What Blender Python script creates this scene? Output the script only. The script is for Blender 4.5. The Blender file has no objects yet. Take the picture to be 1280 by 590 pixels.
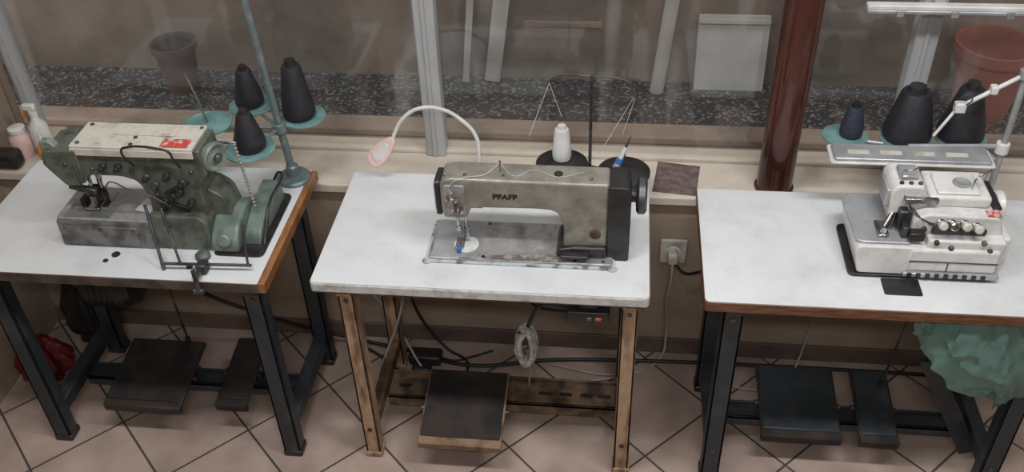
import bpy, math, random, bmesh
from mathutils import Vector, Matrix, noise
random.seed(4)
SC = bpy.context.scene
COL = SC.collection
SC.view_settings.view_transform = 'Standard'

# ------------------------------------------------------------------ materials
def M(name, c1, c2=None, scale=8, lo=.4, hi=.6, rough=.5, metal=0, bump=0, bscale=60, stretch=(1,1,1), detail=6, spec=.5, grime=0, gscale=3, rot=None):
    m = bpy.data.materials.new(name); m.use_nodes = True
    nt = m.node_tree; b = nt.nodes['Principled BSDF']
    b.inputs['Roughness'].default_value = rough
    b.inputs['Metallic'].default_value = metal
    b.inputs['Specular IOR Level'].default_value = spec
    tc = nt.nodes.new('ShaderNodeTexCoord'); mp = nt.nodes.new('ShaderNodeMapping')
    mp.inputs['Scale'].default_value = stretch
    nt.links.new(tc.outputs['Object'], mp.inputs[0])
    if c2 is None:
        c2 = tuple(x*.82 for x in c1)
    n = nt.nodes.new('ShaderNodeTexNoise'); n.inputs['Scale'].default_value = scale; n.inputs['Detail'].default_value = detail
    nt.links.new(mp.outputs[0], n.inputs['Vector'])
    r = nt.nodes.new('ShaderNodeValToRGB')
    r.color_ramp.elements[0].position = lo; r.color_ramp.elements[0].color = (*c1, 1)
    r.color_ramp.elements[1].position = hi; r.color_ramp.elements[1].color = (*c2, 1)
    nt.links.new(n.outputs['Fac'], r.inputs[0]); out = r.outputs[0]
    if grime:
        n3 = nt.nodes.new('ShaderNodeTexNoise'); n3.inputs['Scale'].default_value = gscale; n3.inputs['Detail'].default_value = 12; n3.inputs['Roughness'].default_value=.7
        nt.links.new(tc.outputs['Object'], n3.inputs['Vector'])
        r3 = nt.nodes.new('ShaderNodeMapRange'); r3.inputs[1].default_value=.48; r3.inputs[2].default_value=.72; r3.inputs[3].default_value=0; r3.inputs[4].default_value=grime
        nt.links.new(n3.outputs['Fac'], r3.inputs[0])
        mx = nt.nodes.new('ShaderNodeMix'); mx.data_type='RGBA'; mx.blend_type='MULTIPLY'
        nt.links.new(r3.outputs[0], mx.inputs[0]); nt.links.new(out, mx.inputs[6]); mx.inputs[7].default_value=(.30,.27,.23,1); out=mx.outputs[2]
        ra=nt.nodes.new('ShaderNodeMath'); ra.operation='ADD'; ra.inputs[1].default_value=rough; nt.links.new(r3.outputs[0],ra.inputs[0]); nt.links.new(ra.outputs[0], b.inputs['Roughness'])
    nt.links.new(out, b.inputs['Base Color'])
    if bump:
        n2 = nt.nodes.new('ShaderNodeTexNoise'); n2.inputs['Scale'].default_value = bscale; n2.inputs['Detail'].default_value = 4
        bp = nt.nodes.new('ShaderNodeBump'); bp.inputs['Strength'].default_value = bump; bp.inputs['Distance'].default_value = .01
        nt.links.new(mp.outputs[0], n2.inputs['Vector']); nt.links.new(n2.outputs['Fac'], bp.inputs['Height']); nt.links.new(bp.outputs[0], b.inputs['Normal'])
    return m

m_top   = M('white_laminate', (.655,.675,.68), (.60,.615,.62), 5, .3,.7, rough=.36, grime=.22, gscale=7)
m_edgeW = M('worn_white_edge', (.54,.54,.52), (.34,.33,.31), 30, .5,.8, rough=.5, grime=.5, gscale=20)
m_rim   = M('worn_blue_grey_rim', (.42,.47,.48), (.14,.12,.11), 26, .5,.62, rough=.5)
m_wood  = M('red_wood_edge', (.19,.085,.04), (.08,.035,.018), 18, .35,.65, rough=.45, stretch=(1,1,6))
m_woodO = M('orange_wood_lipping', (.32,.145,.055), (.16,.065,.028), 18, .35,.7, rough=.45, stretch=(5,1,1))
m_dkedge= M('dark_edge', (.045,.035,.03), (.09,.07,.055), 20, rough=.5)
m_slate = M('slate_paint', (.020,.028,.034), (.052,.057,.062), 14, .52,.74, rough=.45)
m_ply   = M('old_painted_leg', (.40,.275,.175), (.16,.09,.052), 12, .46,.68, rough=.6, stretch=(3,3,.8), grime=.5, gscale=8)
m_wpedal= M('grimy_pedal_wood', (.24,.155,.09), (.08,.05,.035), 16, .42,.64, rough=.7)
m_rust  = M('rusty_rail', (.18,.115,.07), (.05,.028,.018), 16, .4,.62, rough=.7)
m_black = M('black_paint', (.012,.012,.013), (.026,.025,.025), 20, rough=.35)
m_rubber= M('black_rubber', (.010,.009,.009), (.034,.024,.019), 9, rough=.85)
m_pedal = M('brown_pedal', (.032,.022,.018), (.013,.010,.010), 10, rough=.6)
m_green = M('hammered_green', (.13,.15,.12), (.055,.065,.053), 24, .45,.70, rough=.36, bump=.18, bscale=160, metal=.2, grime=.7, gscale=14)
m_greenL= M('light_green_enamel', (.20,.24,.20), (.11,.13,.11), 20, .45,.7, rough=.35, grime=.5, gscale=20)
m_teal  = M('teal_green_enamel', (.145,.195,.16), (.07,.10,.082), 14, .45,.68, rough=.36, grime=.6, gscale=12)
m_disc  = M('teal_disc', (.17,.30,.29), (.10,.20,.20), 15, rough=.4)
m_pole  = M('teal_pole', (.13,.18,.185), (.24,.24,.22), 40, .5,.7, rough=.4, metal=.3)
m_cream = M('cream_enamel', (.55,.53,.46), (.26,.235,.20), 16, .55,.70, rough=.4, grime=.55, gscale=22)
m_steel = M('worn_steel', (.42,.42,.42), (.25,.235,.22), 18, .45,.72, rough=.4, metal=.5, grime=.6, gscale=16)
m_bedG  = M('worn_grey_bed', (.19,.195,.195), (.075,.07,.068), 20, .45,.66, rough=.42, metal=.3)
m_wear  = M('worn_through_band', (.17,.15,.135), (.36,.36,.35), 34, .44,.56, rough=.5, metal=.3)
m_steelD= M('dark_steel', (.12,.12,.125), (.05,.05,.05), 20, rough=.4, metal=.7)
m_chrome= M('bright_steel', (.55,.55,.56), (.35,.35,.36), 30, rough=.2, metal=1)
m_olive = M('olive_grey_enamel', (.29,.28,.24), (.18,.17,.14), 16, .42,.72, rough=.3, bump=.08, bscale=200, metal=.25, grime=.55, gscale=12)
m_ovl   = M('white_enamel', (.64,.64,.62), (.48,.47,.44), 12, .5,.8, rough=.3, grime=.4, gscale=18)
m_ovlG  = M('grey_plate', (.44,.45,.47), (.34,.35,.36), 14, rough=.3, metal=.4)
m_blkth = M('black_thread', (.008,.008,.011), (.020,.020,.026), 60, rough=.55, stretch=(1,1,8), bump=.25, bscale=150)
m_navy  = M('navy_thread', (.012,.018,.035), (.03,.04,.06), 60, rough=.7, stretch=(1,1,8), bump=.3, bscale=150)
m_white = M('white_plastic', (.66,.66,.64), (.54,.54,.52), 14, rough=.4)
m_pink  = M('pinkish_plastic', (.74,.55,.50), (.64,.45,.41), 14, rough=.35)
m_red   = M('dark_red_film', (.16,.006,.010), (.09,.005,.008), 10, rough=.4)
m_redlb = M('red_label', (.5,.06,.05), (.5,.42,.38), 60, .5,.56, rough=.5)
m_paper = M('paper', (.65,.65,.66), (.55,.55,.56), 30, rough=.7)
m_orange= M('orange_plastic', (.8,.25,.03), (.6,.16,.02), 10, rough=.4)
m_dorange= M('dull_orange_plastic', (.42,.10,.03), (.3,.07,.02), 10, rough=.5)
m_blue  = M('blue_plastic', (.03,.12,.45), (.04,.15,.4), 10, rough=.4)
m_mat   = M('brown_cloth', (.17,.12,.11), (.10,.07,.065), 40, rough=.9, bump=.4, bscale=200)
m_pipe  = M('brown_gloss_column', (.07,.022,.015), (.038,.012,.009), 6, rough=.14)
m_alum  = M('aluminium_frame', (.46,.475,.48), (.34,.35,.355), 9, .4,.65, rough=.45, metal=.2, stretch=(1,1,.3))
m_wallL = M('beige_wall', (.36,.285,.215), (.26,.205,.155), 4, .35,.7, rough=.7, bump=.1, grime=.3, gscale=3)
m_skirt = M('brown_skirting', (.15,.11,.088), (.10,.072,.058), 8, rough=.6)
m_sill  = M('cream_sill', (.57,.51,.43), (.48,.425,.355), 5, .4,.7, rough=.5, grime=.3, gscale=6)
m_ceil  = M('ceiling_paint', (.46,.44,.41), None, 3, rough=.8)
m_cable = M('black_cable', (.012,.012,.012), None, 10, rough=.5)
m_wcable= M('white_cable', (.38,.37,.34), None, 10, rough=.5)
m_fluff = M('grey_white_sleeve', (.55,.54,.51), (.30,.29,.27), 60, rough=.9, bump=.5, bscale=200)
m_out   = M('stained_render', (.25,.205,.17), (.135,.112,.095), 2.0, .36,.68, rough=.95, bump=.3, bscale=14, detail=12, grime=.6, gscale=2.3)
m_outfl = M('outside_concrete', (.36,.275,.22), (.23,.175,.145), 3, .4,.65, rough=.95, bump=.2, bscale=25, detail=10, grime=.5, gscale=3)
m_tcotta= M('terracotta_plastic', (.30,.10,.08), (.22,.08,.064), 7, rough=.6)
m_dpot  = M('dark_pot', (.10,.06,.05), (.055,.036,.032), 7, rough=.6)
m_panel = M('old_white_board_and_streak', (.50,.50,.49), (.40,.40,.39), 5, rough=.6)  # board paint, also used for the added strips that imitate glass reflections
m_dirt  = M('soil', (.012,.010,.010), (.006,.005,.005), 30, rough=.95)

def tile_mat():
    m = bpy.data.materials.new('diagonal_floor_tile'); m.use_nodes = True
    nt = m.node_tree; b = nt.nodes['Principled BSDF']; L = nt.links.new
    tc = nt.nodes.new('ShaderNodeTexCoord'); mp = nt.nodes.new('ShaderNodeMapping')
    mp.inputs['Rotation'].default_value = (0,0,math.radians(45)); mp.inputs['Location'].default_value=(.08,.04,0)
    br = nt.nodes.new('ShaderNodeTexBrick'); br.offset = 0; br.squash = 1
    br.inputs['Scale'].default_value = 1; br.inputs['Brick Width'].default_value = .32; br.inputs['Row Height'].default_value = .32
    br.inputs['Mortar Size'].default_value = .004; br.inputs['Mortar Smooth'].default_value = .1
    br.inputs['Color1'].default_value = (.49,.375,.315,1); br.inputs['Color2'].default_value = (.43,.33,.28,1); br.inputs['Mortar'].default_value = (.09,.075,.066,1)
    L(tc.outputs['Object'], mp.inputs[0]); L(mp.outputs[0], br.inputs['Vector'])
    n = nt.nodes.new('ShaderNodeTexNoise'); n.inputs['Scale'].default_value = 6; n.inputs['Detail'].default_value = 10
    L(tc.outputs['Object'], n.inputs['Vector'])
    r = nt.nodes.new('ShaderNodeValToRGB'); r.color_ramp.elements[0].color = (.66,.65,.64,1); r.color_ramp.elements[0].position=.32; r.color_ramp.elements[1].position=.68
    L(n.outputs['Fac'], r.inputs[0])
    mx = nt.nodes.new('ShaderNodeMix'); mx.data_type='RGBA'; mx.blend_type='MULTIPLY'; mx.inputs[0].default_value=1
    L(br.outputs['Color'], mx.inputs[6]); L(r.outputs[0], mx.inputs[7]); L(mx.outputs[2], b.inputs['Base Color'])
    b.inputs['Roughness'].default_value = .35
    bp = nt.nodes.new('ShaderNodeBump'); bp.invert=True; bp.inputs['Strength'].default_value=.5; bp.inputs['Distance'].default_value=.003
    L(br.outputs['Fac'], bp.inputs['Height']); L(bp.outputs[0], b.inputs['Normal'])
    return m
m_tile = tile_mat()

def pebble_mat():
    m = bpy.data.materials.new('dark_pebbles'); m.use_nodes = True
    nt = m.node_tree; b = nt.nodes['Principled BSDF']; L = nt.links.new
    tc = nt.nodes.new('ShaderNodeTexCoord'); v = nt.nodes.new('ShaderNodeTexVoronoi'); v.inputs['Scale'].default_value = 90
    L(tc.outputs['Object'], v.inputs['Vector'])
    sp = nt.nodes.new('ShaderNodeSeparateColor'); L(v.outputs['Color'], sp.inputs[0])
    r = nt.nodes.new('ShaderNodeValToRGB'); e = r.color_ramp.elements
    e[0].position=.68; e[0].color=(.030,.030,.033,1); e[1].position=.99; e[1].color=(.22,.21,.20,1)
    L(sp.outputs[0], r.inputs[0]); L(r.outputs[0], b.inputs['Base Color']); b.inputs['Roughness'].default_value=.9
    return m
m_peb = pebble_mat()

def glass_mat():
    m = bpy.data.materials.new('milky_film_reflection_streaks'); m.use_nodes = True
    nt = m.node_tree; nt.nodes.clear(); L = nt.links.new
    o = nt.nodes.new('ShaderNodeOutputMaterial')
    t = nt.nodes.new('ShaderNodeBsdfTransparent'); t.inputs[0].default_value=(.95,.95,.94,1)
    g = nt.nodes.new('ShaderNodeBsdfGlossy'); g.inputs['Roughness'].default_value=.06
    d = nt.nodes.new('ShaderNodeBsdfDiffuse'); d.inputs[0].default_value=(.75,.74,.72,1)
    tc = nt.nodes.new('ShaderNodeTexCoord'); mp = nt.nodes.new('ShaderNodeMapping'); mp.inputs['Scale'].default_value=(6,1,.8); mp.inputs['Rotation'].default_value=(0,.14,0)
    n = nt.nodes.new('ShaderNodeTexNoise'); n.inputs['Scale'].default_value=1.3; n.inputs['Detail'].default_value=2
    L(tc.outputs['Object'], mp.inputs[0]); L(mp.outputs[0], n.inputs['Vector'])
    r = nt.nodes.new('ShaderNodeMapRange'); r.inputs[1].default_value=.62; r.inputs[2].default_value=.80; r.inputs[3].default_value=.015; r.inputs[4].default_value=.17  # pale diffuse streaks put into the milky film imitate soft reflections
    L(n.outputs['Fac'], r.inputs[0])
    m1 = nt.nodes.new('ShaderNodeMixShader'); L(r.outputs[0], m1.inputs[0]); L(t.outputs[0], m1.inputs[1]); L(d.outputs[0], m1.inputs[2])
    m2 = nt.nodes.new('ShaderNodeMixShader'); m2.inputs[0].default_value=.05; L(m1.outputs[0], m2.inputs[1]); L(g.outputs[0], m2.inputs[2])
    L(m2.outputs[0], o.inputs[0])
    return m
m_glass = glass_mat()

def bag_mat():
    m = bpy.data.materials.new('teal_bag_film'); m.use_nodes=True
    nt = m.node_tree; nt.nodes.clear(); L = nt.links.new
    o = nt.nodes.new('ShaderNodeOutputMaterial')
    p = nt.nodes.new('ShaderNodeBsdfPrincipled'); p.inputs['Base Color'].default_value=(.24,.40,.36,1); p.inputs['Roughness'].default_value=.16
    tl = nt.nodes.new('ShaderNodeBsdfTranslucent'); tl.inputs[0].default_value=(.4,.58,.53,1)
    t = nt.nodes.new('ShaderNodeBsdfTransparent'); t.inputs[0].default_value=(.78,.95,.91,1)
    a = nt.nodes.new('ShaderNodeMixShader'); a.inputs[0].default_value=.25; L(p.outputs[0],a.inputs[1]); L(tl.outputs[0],a.inputs[2])
    lw=nt.nodes.new('ShaderNodeLayerWeight'); lw.inputs[0].default_value=.4
    r = nt.nodes.new('ShaderNodeMapRange'); r.inputs[3].default_value=.55; r.inputs[4].default_value=.08
    L(lw.outputs['Facing'],r.inputs[0])
    c = nt.nodes.new('ShaderNodeMixShader'); L(r.outputs[0],c.inputs[0]); L(a.outputs[0],c.inputs[1]); L(t.outputs[0],c.inputs[2])
    L(c.outputs[0],o.inputs[0]); return m
m_bag = bag_mat()

def emis(name,col,s):
    m = bpy.data.materials.new(name); m.use_nodes=True; b=m.node_tree.nodes['Principled BSDF']
    b.inputs['Emission Color'].default_value=(*col,1); b.inputs['Emission Strength'].default_value=s; return m
m_tube = emis('fluorescent_tube',(.97,.98,1),6)

# ------------------------------------------------------------------ helpers
def root(name, loc):
    e = bpy.data.objects.new(name, None); e.location = loc; e.empty_display_size=.1
    COL.objects.link(e); return e
def finish(name, me, mat, parent, bevel=0, smooth=True, seg=2):
    o = bpy.data.objects.new(name, me); COL.objects.link(o)
    if mat: me.materials.append(mat)
    if smooth:
        for p in me.polygons: p.use_smooth=True
        me.set_sharp_from_angle(angle=math.radians(38))
    if bevel:
        b = o.modifiers.new('bevel','BEVEL'); b.width=bevel; b.segments=seg; b.limit_method='ANGLE'; b.angle_limit=math.radians(38)
    if parent:
        o.parent=parent; o.matrix_parent_inverse=Matrix.Translation(-Vector(parent.location))
    return o
def fixn(me):
    bm=bmesh.new(); bm.from_mesh(me); bmesh.ops.recalc_face_normals(bm,faces=bm.faces); bm.to_mesh(me); bm.free()
def box(name, x, y, z, mat, parent=None, bevel=0.003, seg=2, rot=None, piv=None):
    vs=[(a,b,c) for a in x for b in y for c in z]
    if rot:
        c=Vector(piv) if piv else Vector((sum(x)/2,sum(y)/2,sum(z)/2))
        R=Matrix.Rotation(math.radians(rot[1]),3,rot[0]); vs=[tuple(R@(Vector(v)-c)+c) for v in vs]
    fs=[(0,1,3,2),(4,6,7,5),(0,4,5,1),(2,3,7,6),(0,2,6,4),(1,5,7,3)]
    me=bpy.data.meshes.new(name); me.from_pydata(vs,[],fs); me.update()
    return finish(name,me,mat,parent,bevel,True,seg)
def lathe(name, prof, o, axis, mat, parent=None, seg=32, bevel=0):
    ax=Vector(axis).normalized(); q=Vector((0,0,1)).rotation_difference(ax); o=Vector(o)
    vs=[];fs=[];n=len(prof)
    for r,h in prof:
        for i in range(seg):
            t=2*math.pi*i/seg; vs.append(o+q@Vector((r*math.cos(t),r*math.sin(t),h)))
    for k in range(n-1):
        for i in range(seg):
            j=(i+1)%seg; fs.append((k*seg+i,k*seg+j,(k+1)*seg+j,(k+1)*seg+i))
    fs.append(tuple(range(seg))[::-1]); fs.append(tuple((n-1)*seg+i for i in range(seg)))
    me=bpy.data.meshes.new(name); me.from_pydata(vs,[],fs); me.update()
    return finish(name,me,mat,parent,bevel)
def cyl(name,p0,p1,r,mat,parent=None,r1=None,seg=20,bevel=0):
    p0=Vector(p0);p1=Vector(p1); d=p1-p0
    return lathe(name,[(r,0),(r if r1 is None else r1,d.length)],p0,d,mat,parent,seg,bevel)
def prism(name, pts, axis, a0, a1, mat, parent=None, bevel=.004, seg=2):
    def P(p,a): return {'Y':(p[0],a,p[1]),'X':(a,p[0],p[1]),'Z':(p[0],p[1],a)}[axis]
    n=len(pts); vs=[P(p,a0) for p in pts]+[P(p,a1) for p in pts]
    fs=[tuple(range(n)),tuple(range(2*n-1,n-1,-1))]+[(i,i+n,(i+1)%n+n,(i+1)%n) for i in range(n)]
    me=bpy.data.meshes.new(name); me.from_pydata(vs,[],fs); me.update(); fixn(me)
    return finish(name,me,mat,parent,bevel,True,seg)
def rp(pts, k=6):
    out=[];n=len(pts)
    for i in range(n):
        p=Vector(pts[i][:2]); r=pts[i][2] if len(pts[i])>2 else 0
        if r<=0: out.append(tuple(p)); continue
        a=Vector(pts[i-1][:2])-p; b=Vector(pts[(i+1)%n][:2])-p
        ra=min(r,a.length*.49); rb=min(r,b.length*.49)
        A=p+a.normalized()*ra; B=p+b.normalized()*rb
        for j in range(k+1):
            t=j/k; out.append(tuple(A*(1-t)**2+p*2*t*(1-t)+B*t*t))
    return out
def tube(name, pts, r, mat, parent=None, cyclic=False, res=8, straight=False):
    cu=bpy.data.curves.new(name,'CURVE'); cu.dimensions='3D'; cu.bevel_depth=r; cu.bevel_resolution=3; cu.resolution_u=res; cu.use_fill_caps=True
    if straight:
        s=cu.splines.new('POLY'); s.points.add(len(pts)-1)
        for i,p in enumerate(pts): s.points[i].co=(*p,1)
    else:
        s=cu.splines.new('BEZIER'); s.bezier_points.add(len(pts)-1)
        for i,p in enumerate(pts):
            b=s.bezier_points[i]; b.co=p; b.handle_left_type=b.handle_right_type='AUTO'
    s.use_cyclic_u=cyclic
    o=bpy.data.objects.new(name,cu); COL.objects.link(o)
    me=bpy.data.meshes.new_from_object(o.evaluated_get(bpy.context.evaluated_depsgraph_get()))
    bpy.data.objects.remove(o); bpy.data.curves.remove(cu)
    me.name=name; me.materials.clear()
    return finish(name,me,mat,parent,0)
def screw(name,p,axis,r,mat,parent,h=.004):
    return lathe(name,[(r,0),(r,h*.6),(r*.7,h)],p,axis,mat,parent,14)
def crumple(name,cx,cy,z0,z1,rx,ry,mat,parent,seed=0):
    me=bpy.data.meshes.new(name); vs=[];fs=[]; NU,NV=90,40
    for j in range(NV+1):
        v=j/NV
        w_=math.sin(math.pi*min(1,.5*v/.45))**.8 if v<.45 else 1-.78*((v-.45)/.55)**1.3
        w_=max(w_,.55 if v<.1 else .15)
        for i in range(NU):
            t=2*math.pi*i/NU; c_,s_=math.cos(t),math.sin(t)
            rid=1-abs(noise.noise(Vector((c_*3+seed,s_*3,v*2.4))))*2
            k=.85+.35*noise.noise(Vector((c_*2,s_*2+seed,v*2)))+.14*rid+.06*math.sin(t*13+v*6)*v
            vs.append((cx+rx*w_*k*c_,cy+ry*w_*k*s_,max(z0+.001,z0+(z1-z0)*v+.02*noise.noise(Vector((c_*4,s_*4,v*5+seed)))*v)))
    for j in range(NV):
        for i in range(NU): a=j*NU+i; c2=j*NU+(i+1)%NU; fs.append((a,c2,c2+NU,a+NU))
    fs.append(tuple(range(NU))[::-1]); fs.append(tuple(NV*NU+i for i in range(NU)))
    me.from_pydata(vs,[],fs); me.update(); return finish(name,me,mat,parent)

# ------------------------------------------------------------------ room shell
XL,XR=-2.15,2.3
box('floor',(XL-.1,XR+.1),(-1.6,2.66),(-.1,0),m_tile,bevel=0)
box('wall_left',(XL-.12,XL),(-1.6,2.80),(0,3.1),m_wallL,bevel=0)
box('wall_right',(XR,XR+.12),(-1.6,2.80),(0,3.1),m_wallL,bevel=0)
box('wall_front',(XL,XR),(-1.72,-1.6),(0,3.1),m_wallL,bevel=0)
box('wall_back',(XL,XR),(2.56,2.80),(0,.685),m_wallL,bevel=0)
box('wall_back_upper',(XL,XR),(2.70,2.80),(2.55,3.1),m_wallL,bevel=0)
box('ceiling',(XL-.12,XR+.12),(-1.72,2.80),(3.1,3.2),m_ceil,bevel=0)
box('trim_window_sill',(XL,XR),(2.53,2.83),(.685,.72),m_sill,bevel=.006)
box('baseboard_back',(XL,XR),(2.548,2.56),(0,.07),m_skirt,bevel=.002)

w=root('window_1',(0,2.75,.72))
box('glass',(XL,XR),(2.755,2.76),(.72,2.55),m_glass,w,bevel=0)
for i,(x,hw) in enumerate([(-2.06,.018),(-.612,.034),(.91,.034),(2.2,.03)]):
    box('mullion_%d'%i,(x-hw,x+hw),(2.72,2.775),(.72,2.55),m_alum,w,bevel=.004)
    box('mullion_lip_%d'%i,(x-hw*.25,x+hw*.15),(2.714,2.72),(.72,2.55),m_alum,w,bevel=.002)
box('bottom_rail',(XL,XR),(2.735,2.775),(.72,.735),m_sill,w,bevel=.003)
box('top_rail',(XL,XR),(2.72,2.775),(2.51,2.55),m_alum,w)

c=root('round_column',(.515,2.61,.72))
lathe('shaft',[(.056,0),(.056,2.38)],(.515,2.61,.72),(0,0,1),m_pipe,c,40)
lathe('base_ring',[(.062,0),(.062,.008),(.056,.012)],(.515,2.61,.72),(0,0,1),m_pipe,c,40)

r_=root('curtain_rail',(1.2,2.66,1.31))
box('rail',(.70,2.3),(2.645,2.675),(1.322,1.338),m_white,r_,.004)
box('rail_lip',(.70,2.3),(2.637,2.645),(1.316,1.326),m_ovlG,r_,.002)
for i in range(9):
    box('clip_%d'%i,(.78+i*.15,.80+i*.15),(2.630,2.637),(1.310,1.328),m_steel,r_,.001)
box('bracket_a',(.895,.925),(2.675,2.712),(1.318,1.334),m_alum,r_,.002)
box('bracket_b',(2.185,2.215),(2.675,2.712),(1.318,1.334),m_alum,r_,.002)

# ------------------------------------------------------------------ exterior
box('ground_outside',(-4.5,4.5),(2.80,4.6),(.25,.38),m_outfl,bevel=0)
box('ground_pebble_strip',(-4.5,4.5),(3.47,3.86),(.38,.405),m_peb,bevel=.01)
box('wall_outside',(-4.5,4.5),(3.85,4.1),(.38,3.4),m_out,bevel=0)
box('wall_outside_ledge',(-4.5,4.5),(3.36,3.47),(.38,.42),m_outfl,bevel=.01)
def pot(name,x,y,z,r,h,mat,fill=True):
    p=root(name,(x,y,z))
    lathe('body',[(r*.7,0),(r*.95,h*.85),(r*1.06,h*.86),(r*1.08,h),(r*.98,h),(r*.9,h*.8),(r*.66,h*.06)],(x,y,z),(0,0,1),mat,p,36)
    if fill: lathe('soil',[(r*.95,0),(r*.85,.01)],(x,y,z+h*.90),(0,0,1),m_dirt,p,24)
    return p
pot('plastic_bucket',1.50,3.66,.405,.15,.32,m_tcotta,False)
pot('plant_pot',-1.97,3.68,.405,.095,.23,m_dpot)
p=root('reflection_streak_strips',(.47,3.80,.405))
box('board',(.33,.63),(3.78,3.795),(.405,.745),m_panel,p,.003,rot=('X',-8),piv=(.47,3.78,.405))
box('top_batten',(.33,.63),(3.765,3.78),(.71,.73),m_panel,p,.002,rot=('X',-8),piv=(.47,3.78,.405))
p=root('reflection_streak_strips',(-.55,3.80,.405))  # pale strips added to stand in for white reflections on the glass
box('board',(-.70,-.67),(3.79,3.80),(.405,.9),m_panel,p,.003,rot=('Y',6),piv=(-.66,3.76,.405))
box('streak_b',(-.60,-.53),(3.80,3.815),(.405,.9),m_panel,p,.003,rot=('Y',8),piv=(-.53,3.76,.405))
p=root('reflection_streak_pole',(.22,3.78,.405))  # white pole added in place of a bright reflection streak in the window
cyl('streak_pole',(.17,3.76,.405),(.27,3.83,1.4),.03,m_panel,p)
cyl('cap',(.268,3.828,1.38),(.272,3.831,1.42),.034,m_panel,p)
p=root('wall_patch',(-.25,3.845,.70))
box('plaster_patch',(-.42,-.08),(3.842,3.852),(.66,.69),m_outfl,p,.003)
box('plaster_patch_b',(-.36,-.14),(3.838,3.846),(.665,.685),m_outfl,p,.003)

# ------------------------------------------------------------------ tables
T=.80
def table(name,x0,x1,y0,y1,frontmat,sidemat,style):
    t=root(name,((x0+x1)/2,(y0+y1)/2,0))
    th=.036
    prism('top_core',rp([(x0,y0,.015),(x1,y0,.02),(x1,y1,.02),(x0,y1,.015)]),'Z',T-th,T-.003,frontmat,t,.002)
    prism('laminate',rp([(x0+.002,y0+.002,.015),(x1-.002,y0+.002,.02),(x1-.002,y1-.002,.02),(x0+.002,y1-.002,.015)]),'Z',T-.003,T,m_top,t,.0008)
    if sidemat is not frontmat:
        box('side_edge',(x1-.012,x1+.010),(y0+.002,y1-.006),(T-th,T+.0008),sidemat,t,.003)
    if frontmat is m_edgeW:
        for i,(a,b_) in enumerate([(x0+.012,x0+.40),(x0+.405,x1-.02)]):
            box('edge_strip_%d'%i,(a,b_),(y0-.0015,y0+.001),(T-.032,T-.006),m_edgeW,t,.0008)
        box('edge_metal_line',(x0+.01,x1-.012),(y0-.0008,y0+.001),(T-.0365,T-.033),m_steelD,t,0)  # thin dark metal line along the bottom of the front edge
    lm = m_slate if style=='steel' else m_ply
    rm = m_slate if style=='steel' else m_rust
    lw=.056 if style=='steel' else .048
    xa=x0+.06; xb=x1-.085 if style=='steel' else x1-.075
    yf=y0+.04; yb=y1-.11
    zt=T-th-.002
    for nm,xx in (('left',xa),('right',xb)):
        for en,yy in (('front',yf),('rear',yb)):
            box(f'leg_{nm}_{en}_web',(xx,xx+lw),(yy,yy+.008),(.02,zt),lm,t,.002)
            box(f'leg_{nm}_{en}_flange_a',(xx,xx+.008),(yy,yy+.05),(.02,zt),lm,t,.002)
            box(f'leg_{nm}_{en}_flange_b',(xx+lw-.008,xx+lw),(yy,yy+.05),(.02,zt),lm,t,.002)
            box(f'foot_{nm}_{en}',(xx-.004,xx+lw+.004),(yy-.004,yy+.056),(0,.025),m_black if style=='steel' else lm,t,.006)
        box(f'top_rail_{nm}',(xx+.004,xx+lw-.004),(yf-.02,yb+.1),(zt-.03,zt),lm,t,.003)
        box(f'foot_rail_{nm}',(xx+.006,xx+lw-.006),(yf+.04,yb+.01),(.10,.15),rm,t,.004)
        cyl(f'bolt_{nm}',(xx+lw/2,yf-.003,.135),(xx+lw/2,yf+.003,.135),.008,m_steelD,t)
        cyl(f'bolt_top_{nm}',(xx+lw/2,yf-.003,.70),(xx+lw/2,yf+.003,.70),.007,m_steelD,t)
    ym=(yf+yb)/2-.02
    k=1 if style=='steel' else 1.6
    box('crossbar',(xa+lw-.002,xb+.002),(ym-.02*(k-1),ym+.06*k),(.105,.118),rm,t,.002)
    box('crossbar_lip',(xa+lw-.002,xb+.002),(ym-.02*(k-1),ym-.02*(k-1)+.008),(.07 if style!='steel' else .08,.118),rm,t,.002)
    box('crossbar_lip_rear',(xa+lw-.002,xb+.002),(ym+.06*k-.006,ym+.06*k+.002),(.08,.13),rm,t,.002)
    return t,ym
tl,yml=table('sewing_table',-1.925,-.970,1.93,2.50,m_dkedge,m_woodO,'steel')
tm,ymm=table('sewing_table',-.838,.111,1.95,2.50,m_edgeW,m_edgeW,'wood')
tr,ymr=table('sewing_table',.256,1.235,1.95,2.475,m_wood,m_wood,'steel')
for i,x in enumerate([-.68,-.2,-.13,-.06,.0]):
    prism('slot_%d'%i,rp([(x-.022,ymm+.03,.008),(x+.022,ymm+.03,.008),(x+.022,ymm+.045,.008),(x-.022,ymm+.045,.008)]),'Z',.1175,.119,m_black,tm,0)
prism('brace',[(.93,.44),(.985,.44),(1.20,.05),(1.145,.03)],'Y',2.13,2.142,m_slate,tr,.003)
for i,(x,y,r) in enumerate([(-1.44,2.030,.013),(-1.458,2.000,.008),(-1.20,1.99,.010)]):
    lathe('grommet_%d'%i,[(r,0),(r*.9,.003),(r*.4,.0035)],(x,y,T),(0,0,1),m_steelD,tl,20)
prism('slot_plate',rp([(.735,2.012,.008),(.835,2.012,.008),(.835,2.08,.008),(.735,2.08,.008)]),'Z',T,T+.002,m_black,tr,.0005)

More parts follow.
